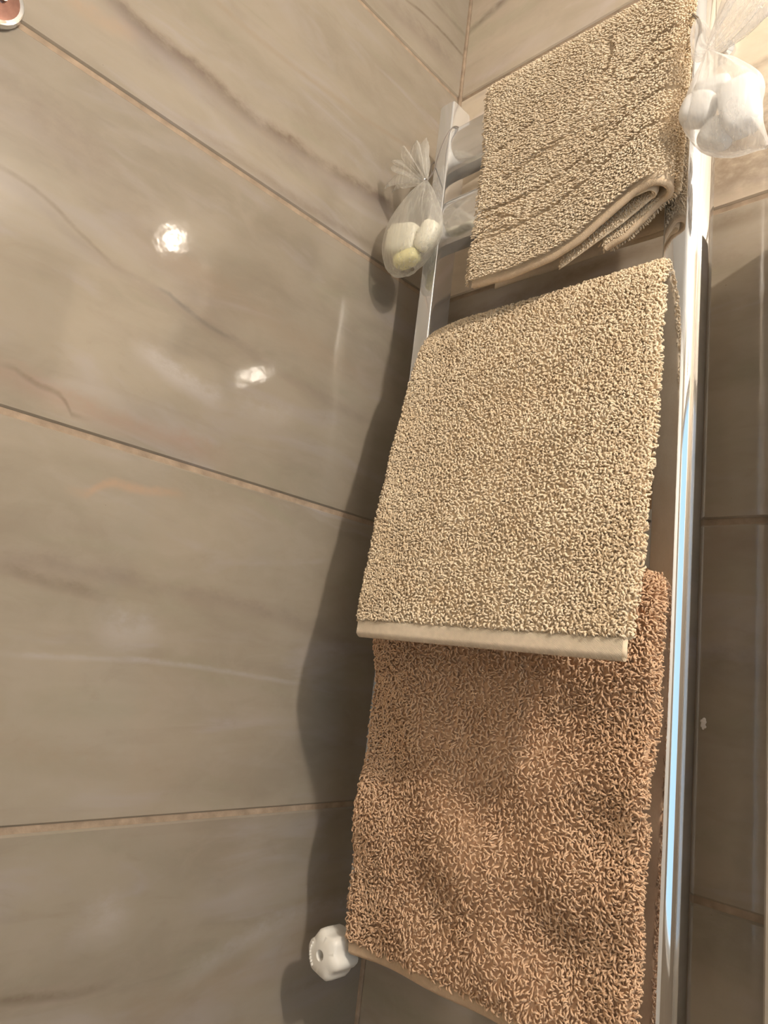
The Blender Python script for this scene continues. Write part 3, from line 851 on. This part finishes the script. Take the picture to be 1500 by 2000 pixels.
ang = 0.5 + 2.4 * fl(d['P'][:, 0], d['P'][:, 2]) + rng.normal(0, .55, len(d['P']))
pile('pile', d, ang, 0.0043, 0.0043, 0.00115, 0.0012, 0.74, rng, M_beige, towel_mid)

# --- lower, browner towel ----------------------------------------------------
rng = np.random.default_rng(23)
low_left = zr([(.104, -.45), (.1055, -.5803), (.1080, -.7293), (.1090, -.8183), (.1124, -.8971), (.1176, -.96)])
low_right = zr([(.4520, -.45), (.4585, -.4875), (.4670, -.5047), (.4704, -.5716), (.4686, -.6408), (.4654, -.7078), (.4638, -.7928), (.4631, -.8735), (.463, -.96)])
low_path = [(-.1550, 0.7680), (-.1560, 0.8400), (-.1545, 0.9400), (-.1520, 1.0400), (-.1485, 1.1300), (-.1410, 1.1850), (-.1290, 1.2080), (-.1120, 1.2160), (-.0950, 1.2130), (-.0830, 1.2000), (-.0770, 1.1800), (-.0750, 1.1000), (-.0750, 0.9600)]
G, wc = towel_grid(low_path, low_left, low_right, 150, 90, rng, 0.0045)
fade = np.clip(1 - np.arange(150) / 60, 0, 1)[:, None]
G[:, :, 2] += fade * 0.016 * np.linspace(0, 1, 90)[None]        # hem a little higher on the right
low = Sheet(G, 0.0085)
towel_low = tag(low.shell('bath_towel', M_brown, None),
                'brown shaggy terry towel hanging lowest on the radiator, under the beige one', 'towel')
wh = 0.0115 / float(low.Lw[-1].mean())
hem('hem', low, wh, M_hem_brown, towel_low)['label'] = 'flat woven tan hem'
fl = wave_field(rng, 14, 8, 26)
d = merge(low.scatter(rng, 0.0036, 0.0039, wh * 0.95, wc + 0.05), low.rim(rng, 0.0030, wh, wc, 0, 2))
ang = -0.35 + 1.7 * fl(d['P'][:, 0], d['P'][:, 2]) + rng.normal(0, .55, len(d['P']))
pile('pile', d, ang, 0.0076, 0.0056, 0.00108, 0.0020, 0.72, rng, M_brown, towel_low, m=6)
d = low.rim(rng, 0.0024, wh, wc, 1, 5)
pile('edge_pile', d, rng.uniform(-3, 3, len(d['P'])), 0.0030, 0.0058, 0.00092, 0.0018, 0.55, rng, M_brown, towel_low)

# --- bath mat over the top bar, folded lengthwise round its right edge -----------
rng = np.random.default_rng(31)
mat_path = [(-.1760, 1.5750), (-.1690, 1.6400), (-.1600, 1.7200), (-.1520, 1.8000), (-.1450, 1.8700), (-.1370, 1.9080), (-.1250, 1.9260), (-.1100, 1.9320), (-.0950, 1.9280), (-.0850, 1.9150), (-.0800, 1.8900), (-.0785, 1.8000), (-.0785, 1.6350)]
def mat_sheet(zb_tab, lead, back, r_bot, r_top, xmax, nw=150, nf=70, nb=14, nr=30, left=None, xr_end=0.36, back_frac=1.0):
    """front leaf, U-turn with radius growing to the foot, return leaf; lead = distance behind the front path"""
    yz, t = catmull(mat_path, nw)
    dz = np.gradient(yz, axis=0); dz /= np.linalg.norm(dz, axis=1)[:, None]
    inw = np.stack([dz[:, 1], -dz[:, 0]], 1)              # towards the radiator on the front
    crest = int(np.argmax(yz[:, 1]))
    f = np.clip((yz[:, 1] - 1.60) / 0.32, 0, 1); f[crest:] = 1
    R = r_bot + (r_top - r_bot) * f ** 0.8
    zz = yz[:, 1].copy(); zz[crest:] = zz[crest]
    xl = interp(zz, left)
    xm = np.full(nw, xmax)
    cols_x, cols_d, q = [], [], []
    for e in np.linspace(0, 1, nf, endpoint=False):
        cols_x.append(xl + (xm - R - xl) * e); cols_d.append(np.full(nw, lead)); q.append(e)
    for a in np.linspace(0, math.pi, nb):
        cols_x.append(xm - R + R * math.sin(a)); cols_d.append(lead + R * (1 - math.cos(a))); q.append(1.0)
    for e in np.linspace(0, 1, nr + 1)[1:]:
        cols_x.append(xm - R + (xr_end - xm + R) * e); cols_d.append(lead + 2 * R - 0.004 * e * (1 - f)); q.append(1 + e)
    X = np.stack(cols_x, 1); D = np.stack(cols_d, 1)
    G = np.empty((nw, X.shape[1], 3))
    G[:, :, 0] = X
    G[:, :, 1] = yz[:, 0][:, None] + inw[:, 0][:, None] * D
    G[:, :, 2] = yz[:, 1][:, None] + inw[:, 1][:, None] * D
    # the foot follows zb(q), squeezing the lower half of every column
    zb = np.interp(q, *np.array(zb_tab).T)
    z0 = yz[0, 1]; zt = 1.86
    for j in range(X.shape[1]):
        c = G[:crest, j, 2]; k = np.clip((zt - c) / (zt - z0), 0, 1)
        G[:crest, j, 2] = c + (zb[j] - z0) * k
    return G, crest / (nw - 1), np.array(q)
mat_left = [(1.55, .2190), (1.60, .2165), (1.70, .2110), (1.80, .2030), (1.88, .1935), (1.915, .1830), (1.94, .1790)]
zb_front = [(0, 1.5800), (.25, 1.5770), (.50, 1.5830), (.65, 1.5935), (.80, 1.6130), (.93, 1.6300), (1.0, 1.6330), (1.25, 1.6180), (1.6, 1.600), (2.0, 1.592)]
G, wc, qs = mat_sheet(zb_front, 0.0, True, 0.0145, 0.0050, 0.4640, left=mat_left, xr_end=0.385)
f = wave_field(rng, 8, 5, 12)
G[:, :, 1] -= 0.0018 * f(G[:, :, 0], G[:, :, 2]) * np.clip((1.9 - G[:, :, 2]) / .1, 0, 1)
outer = Sheet(G, 0.0058)
bath_mat = tag(outer.shell('bath_mat', M_sand, None),
               'beige bath mat with raised border pattern folded over the top bars of the radiator', 'bath mat')
zb_in = [(0, 1.5850), (.25, 1.5820), (.50, 1.5880), (.65, 1.5975), (.80, 1.6150), (.93, 1.6300), (1.0, 1.6310), (1.3, 1.612), (1.7, 1.592), (2.0, 1.577)]
G2, wc2, qs2 = mat_sheet(zb_in, 0.0066, True, 0.0066, 0.0026, 0.4500, left=[(z, x + .002) for z, x in mat_left], xr_end=0.335, nw=100)
inner = Sheet(G2[:int(100 * wc2)], 0.0052)
fold = inner.shell('inner_fold', M_sand, bath_mat)
nf_u = 70 / (G.shape[1] - 1)                       # share of u taken by the front leaf
nu_u = 84 / (G.shape[1] - 1)
wb = 0.0045 / float(outer.Lw[-1].mean())
d = merge(outer.scatter(rng, 0.0024, 0.0024, wb, wc + 0.05, 0.0, nu_u * 1.0), outer.rim(rng, 0.0026, wb, wc, 0, 2),
          outer.scatter(rng, 0.0026, 0.0027, wb, 0.25, nu_u, 1.0))
x, z = d['P'][:, 0], d['P'][:, 2]
front = (d['u'] < nu_u * 1.02)
# raised / sunk border pattern: lines given in (share of the width, height above the foot line)
uu = np.clip(d['u'] / nf_u, 0, 1); hh = (z - np.interp(uu, *np.array(zb_front[:7]).T))
def seg(pts, wdt):
    m = np.zeros_like(uu)
    X, Y = uu * 0.25, hh
    for (a, b), (c, e) in zip(pts[:-1], pts[1:]):
        a, c = a * 0.25, c * 0.25
        L2 = (c - a) ** 2 + (e - b) ** 2
        t = np.clip(((X - a) * (c - a) + (Y - b) * (e - b)) / L2, 0, 1)
        dd = np.hypot(X - a - t * (c - a), Y - b - t * (e - b))
        m = np.maximum(m, np.clip(1.25 - dd / (wdt * 1.0), 0, 1))
    return m
PAT = [([(-.05, .060), (.22, .064), (.55, .066), (.80, .070), (1.0, .074)], .0030),
       ([(-.05, .066), (.10, .070), (.22, .0705)], .0024),
       ([(-.05, .108), (.22, .109), (.34, .110), (.60, .114), (.80, .118), (1.0, .120)], .0030),
       ([(.30, .064), (.305, .090), (.31, .110)], .0026), ([(.37, .066), (.372, .088), (.378, .106)], .0026),
       ([(.37, .102), (.60, .106), (.80, .112)], .0022),
       ([(.02, .098), (.14, .096), (.20, .088), (.10, .080), (.05, .074)], .0026),
       ([(.10, .086), (.16, .090), (.24, .086), (.28, .078)], .0022),
       ([(.45, .078), (.52, .092), (.62, .098), (.70, .094), (.60, .082)], .0024),
       ([(.74, .214), (.68, .196), (.60, .176), (.46, .164), (.28, .160), (.16, .150)], .0042),
       ([(.70, .275), (.72, .250), (.70, .230), (.62, .205), (.50, .186)], .0036),
       ([(.80, .200), (.90, .206), (1.0, .212)], .0034), ([(.72, .158), (.84, .172), (1.0, .178)], .0028),
       ([(.66, .150), (.70, .140), (.80, .150), (.90, .158), (1.0, .160)], .0026),
       ([(.08, .205), (.16, .212), (.24, .224), (.30, .226)], .0026), ([(.04, .17), (.10, .19), (.14, .205)], .0024)]
sink = np.zeros_like(uu)
for pts, wdt in PAT: sink = np.maximum(sink, seg(pts, wdt))
sink *= front
d['P'] = d['P'] + d['n'] * (0.0042 * (1 - np.clip(sink, 0, 1)))[:, None]     # the pattern is sunk into the deep pile
keep = sink < 0.85
d = {k: v[keep] for k, v in d.items()}
x, z, uu, sink = x[keep], z[keep], uu[keep], np.clip(sink[keep], 0, 1)
fl = wave_field(rng, 12, 5, 20)
ang = -2.55 + 0.6 * fl(x, z) + rng.normal(0, .20, len(x)) + 0.5 * np.clip((uu - .75) / .25, 0, 1)
pile('pile', d, ang, 0.0040, 0.0040, 0.00090, 0.0004, 0.60, rng, M_sand, bath_mat, sink=sink)
d2 = merge(inner.scatter(rng, 0.0024, 0.0024, 0.004, 0.22, 0.66, 1.0, sign=-1), outer.scatter(rng, 0.0024, 0.0024, 0.004, 0.14, nu_u, 1.0, sign=-1))
pile('fold_pile', d2, -1.6 + rng.normal(0, .4, len(d2['P'])), 0.0038, 0.0012, 0.0008, 0.0006, 0.8, rng, M_sand, bath_mat)
hem('binding', outer, wb, M_hem_sand, bath_mat, lift=0.0006)

# ------------------------------------------------------------------ sheer scent bags with soap
def bag_mesh(mb, rings, n=72, pleat=0.06, kk=(7, 11, 17), ph=0.0, rag=0.0):
    """rings: (centre, rx, ry, pleat factor); soft ellipses with pleats that run up to the neck"""
    V = []; F = []
    R = len(rings)
    for i, (c, rx, ry, pf) in enumerate(rings):
        nxt = np.array(rings[min(i + 1, R - 1)][0]) - np.array(rings[max(i - 1, 0)][0])
        ax = nxt / (np.linalg.norm(nxt) + 1e-9)
        e1 = np.array([1.0, 0, 0]) - ax * ax[0]; e1 /= np.linalg.norm(e1)
        e2 = np.cross(ax, e1)
        for q in range(n):
            t = 2 * math.pi * q / n
            m = 1 + pf * pleat * (math.sin(kk[0] * t + ph) + .7 * math.sin(kk[1] * t + 2 * ph + .3 * i) + .5 * math.sin(kk[2] * t + 1.3 + ph))
            p = np.array(c) + e1 * rx * m * math.cos(t) + e2 * ry * m * math.sin(t)
            if rag and i == R - 1: p = p + ax * rag * math.sin(3 * t + ph)
            V.append(p)
    for i in range(R - 1):
        for q in range(n):
            q2 = (q + 1) % n
            F.append((i * n + q, i * n + q2, (i + 1) * n + q2, (i + 1) * n + q))
    return mb.add(V, F)

def smooth_rings(r, n):
    a = np.array([list(c) + [rx, ry, pf] for c, rx, ry, pf in r], float)
    t = np.arange(len(a)); tt = np.linspace(0, len(a) - 1, n)
    m = np.gradient(a, axis=0); i = np.clip(tt.astype(int), 0, len(a) - 2); s = (tt - i)[:, None]
    o = (a[i] * (2*s**3 - 3*s**2 + 1) + m[i] * (s**3 - 2*s**2 + s) + a[i+1] * (-2*s**3 + 3*s**2) + m[i+1] * (s**3 - s**2))
    o[:, 3:5] = np.maximum(o[:, 3:5], 0.001)
    return [((x, y, z), rx, ry, pf) for x, y, z, rx, ry, pf in o]

def soap(name, c, size, e, mat, rot, label, group, seed):
    """rounded, slightly worn piece of soap (superellipsoid with dents)"""
    rg = np.random.default_rng(seed); nu, nv = 28, 18
    V = []; F = []
    sg = lambda v, p: math.copysign(abs(v) ** p, v)
    D = rg.normal(size=(6, 3)); D /= np.linalg.norm(D, axis=1)[:, None]; am = rg.uniform(-.05, .03, 6)
    for i in range(nv + 1):
        b = -math.pi / 2 + math.pi * i / nv
        for j in range(nu):
            a = 2 * math.pi * j / nu
            p = np.array([sg(math.cos(b), e) * sg(math.cos(a), e), sg(math.cos(b), e) * sg(math.sin(a), e), sg(math.sin(b), e)])
            q = p / (np.linalg.norm(p) + 1e-9)
            p = p * (1 + sum(k * max(0, float(q @ dd)) ** 3 for k, dd in zip(am, D)))
            V.append(p * np.array(size) / 2)
    for i in range(nv):
        for j in range(nu):
            j2 = (j + 1) % nu
            F.append((i * nu + j, i * nu + j2, (i + 1) * nu + j2, (i + 1) * nu + j))
    M = Matrix.Rotation(rot[2], 3, 'Z') @ Matrix.Rotation(rot[1], 3, 'Y') @ Matrix.Rotation(rot[0], 3, 'X')
    V = [tuple(M @ Vector(v) + Vector(c)) for v in V]
    o = MB().add(V, F).build(name, mat, None, smooth=True)
    return tag(o, label, 'soap', group)

# left bag, in front of the left post
BY = -0.158
knot = np.array([0.0965, BY, 1.7960])
r = [((.0900, BY, 1.6550), .003, .003, .5), ((.0855, BY, 1.6625), .024, .015, .6), ((.0800, BY, 1.6800), .045, .0235, .35),
     ((.0800, BY, 1.7060), .0535, .0255, .3), ((.0830, BY, 1.7370), .0480, .0235, .5), ((.0875, BY, 1.7630), .0340, .0170, .9),
     ((.0930, BY, 1.7840), .0170, .0095, 1.3), (tuple(knot), .0042, .0036, 1.0)]
b_root = tag(empty('scent_bag', tuple(knot)), 'sheer cream organza bag of soap tied to the left post', 'bag', 'organza scent bags')
bag_mesh(MB(), smooth_rings(r, 30)).build('pouch', M_sheer, b_root, smooth=True)
r = [(tuple(knot), .0042, .0036, 1.0), ((.0900, BY - .001, 1.8030), .0085, .0070, 2.2), ((.0790, BY - .002, 1.8160), .0180, .0120, 3.4), ((.0640, BY - .002, 1.8330), .0285, .0170, 4.4), ((.0560, BY - .002, 1.8420), .0330, .0190, 5.0)]
bag_mesh(MB(), smooth_rings(r, 16), 108, kk=(9, 13, 21), ph=.8, rag=.005).build('ruffle', M_sheer, b_root, smooth=True)
mb = MB()
loop = [knot, knot + (.002, .006, .012), (.0935, -.1330, 1.8660), (.1005, -.1262, 1.8990), (.1045, -.1210, 1.9110), (.1050, -.1050, 1.9180), (.1050, -.0880, 1.9150), (.0980, -.0835, 1.9100), (.0800, -.0835, 1.9000), (.0725, -.0880, 1.8900), (.0722, -.1080, 1.8750), (.0735, -.1270, 1.8560), (.0850, -.1380, 1.8270), knot + (-.001, .005, .008), knot]
mb.tube(catmull(loop, 70)[0], 0.00105, 8)
mb.build('cord', M_cord, b_root, smooth=True)
mb = MB(); mb.lathe([(.0012, .0025), (.0026, .0015), (.003, 0), (.0026, -.0015), (.0012, -.0025)], knot + (.000, -.0045, .0005), 'z', 14)
mb.build('bead', M_bead, b_root, smooth=True)
mb = MB()                                          # draw-strings hanging inside the pouch
for dx, dz, dy in ((-.006, -.040, -.004), (.004, -.062, -.006), (-.016, -.05, -.005)):
    mb.tube(catmull([knot + (0, 0, -.003), knot + (dx * .5 - .002, dy * .6, dz * .45), knot + (dx, dy, dz)], 12)[0], 0.0006, 6)
mb.build('drawstring', M_sheer, b_root, smooth=True)
g = 'soap pieces in the left organza bag'
soap('soap_piece', (.0670, BY - .002, 1.7090), (.054, .032, .046), .45, M_soap_cream, (.1, .15, .15), 'cream soap block on top inside the left organza bag', g, 1)
soap('soap_piece', (.0770, BY - .001, 1.6755), (.042, .026, .021), .6, M_soap_yellow, (0, -.15, .1), 'pale yellow soap piece at the bottom of the left organza bag', g, 2)
soap('soap_piece', (.1100, BY + .001, 1.7020), (.030, .024, .046), .6, M_soap_cream, (.1, .5, .2), 'cream soap piece in the left organza bag, nearest the post edge', g, 3)

g = 'soap pieces in the right organza bag'
# right bag, beside the right post
BY = -0.176
knot = np.array([0.5075, BY, 1.7650])
r = [((.5645, BY, 1.6240), .002, .002, .2), ((.5570, BY, 1.6330), .010, .007, .4), ((.5410, BY, 1.6490), .0250, .0150, .4), ((.5285, BY, 1.6690), .0345, .0215, .35),
     ((.5220, BY, 1.6920), .0395, .0235, .3), ((.5170, BY, 1.7150), .0325, .0200, .6), ((.5130, BY, 1.7380), .0205, .0130, 1.0),
     ((.5095, BY, 1.7550), .0090, .0065, 1.3), (tuple(knot), .0045, .0040, 1.0)]
b_root = tag(empty('scent_bag', tuple(knot)), 'sheer white organza bag of soap hanging in front of the right post', 'bag', 'organza scent bags')
bag_mesh(MB(), smooth_rings(r, 32), ph=1.9).build('pouch', M_sheer_w, b_root, smooth=True)
r = [(tuple(knot), .0045, .0040, 1.0), ((.5155, BY - .002, 1.7690), .0100, .0075, 2.0), ((.5290, BY - .004, 1.7790), .0175, .0105, 2.8), ((.5440, BY - .006, 1.7920), .0220, .0125, 3.6), ((.5540, BY - .007, 1.8010), .0240, .0140, 4.2)]
bag_mesh(MB(), smooth_rings(r, 16), 108, kk=(7, 12, 19), ph=2.4, rag=.008).build('ruffle', M_sheer_w, b_root, smooth=True)
r = [(tuple(knot), .0060, .0050, 1.5), ((.5010, BY, 1.7720), .0110, .0080, 2.0), ((.4985, BY, 1.7860), .0105, .0080, 2.2), ((.4960, BY, 1.8010), .0080, .0065, 1.8), ((.4945, BY, 1.8120), .0040, .0035, 1.5)]
bag_mesh(MB(), smooth_rings(r, 16), 60, kk=(5, 9, 14), ph=.3).build('gathered_neck', M_sheer_w, b_root, smooth=True)
mb = MB()
for o in (0.0, 0.0032):
    loop = [(.4985, BY, 1.7950), (.4950 + o * .3, BY + .004, 1.8080 + o), (.4800, -.1500, 1.8480 + o), (.4640, -.1300, 1.8800 + o), (.4520, -.1285, 1.8920 + o), (.4415, -.1240, 1.8960 + o),
            (.4405, -.1050, 1.8960 + o), (.4420, -.0845, 1.8940 + o), (.4600, -.0832, 1.8900 + o), (.4755, -.0850, 1.8830 + o), (.4765, -.1050, 1.8700 + o), (.4775, -.1280, 1.8480 + o), (.4900, -.1600, 1.8150 + o), (.4985, BY, 1.7950)]
    mb.tube(catmull(loop, 80)[0], 0.0009, 8)
mb.build('cord', M_cord, b_root, smooth=True)
soap('soap_piece', (.5000, BY - .004, 1.6960), (.036, .026, .038), .75, M_soap_white, (0, .3, .2), 'round white soap at the left of the right organza bag', g, 4)
soap('soap_piece', (.5400, BY - .001, 1.6800), (.038, .031, .060), .5, M_soap_white, (0, -.12, .1), 'largest white soap block at the right of the right organza bag', g, 5)
soap('soap_piece', (.5110, BY + .004, 1.7215), (.036, .022, .016), .5, M_soap_white, (0, .05, .1), 'flat white soap lying uppermost in the right organza bag', g, 6)
soap('soap_piece', (.5175, BY + .003, 1.6630), (.036, .024, .034), .7, M_soap_white, (0, .5, 0), 'small white soap low in the right organza bag, behind the round one', g, 7)

# ------------------------------------------------------------------ round chrome hook plate on the left wall
hy, hz = -0.7105, 1.7060
hk = tag(empty('wall_hook', (0, hy, hz)), 'round chrome hook plate with a screw on the left wall', 'hook')
MB().lathe([(0.0255, 0.0003), (0.0295, 0.001), (0.0300, 0.0055), (0.0288, 0.0085), (0.0272, 0.0092)], (0, hy, hz), 'x', 48).build('base_plate', M_chrome, hk, angle=30)
MB().lathe([(0.0271, 0.0090), (0.0220, 0.0094), (0.0004, 0.0097)], (0, hy, hz), 'x', 40).build('face', M_hook_refl, hk, angle=30)
MB().lathe([(0.0036, 0.009), (0.0040, 0.0105), (0.0034, 0.0125), (0.0006, 0.0130)], (0, hy + .0085, hz + .0010), 'x', 16).build('screw', M_chrome, hk, angle=40)
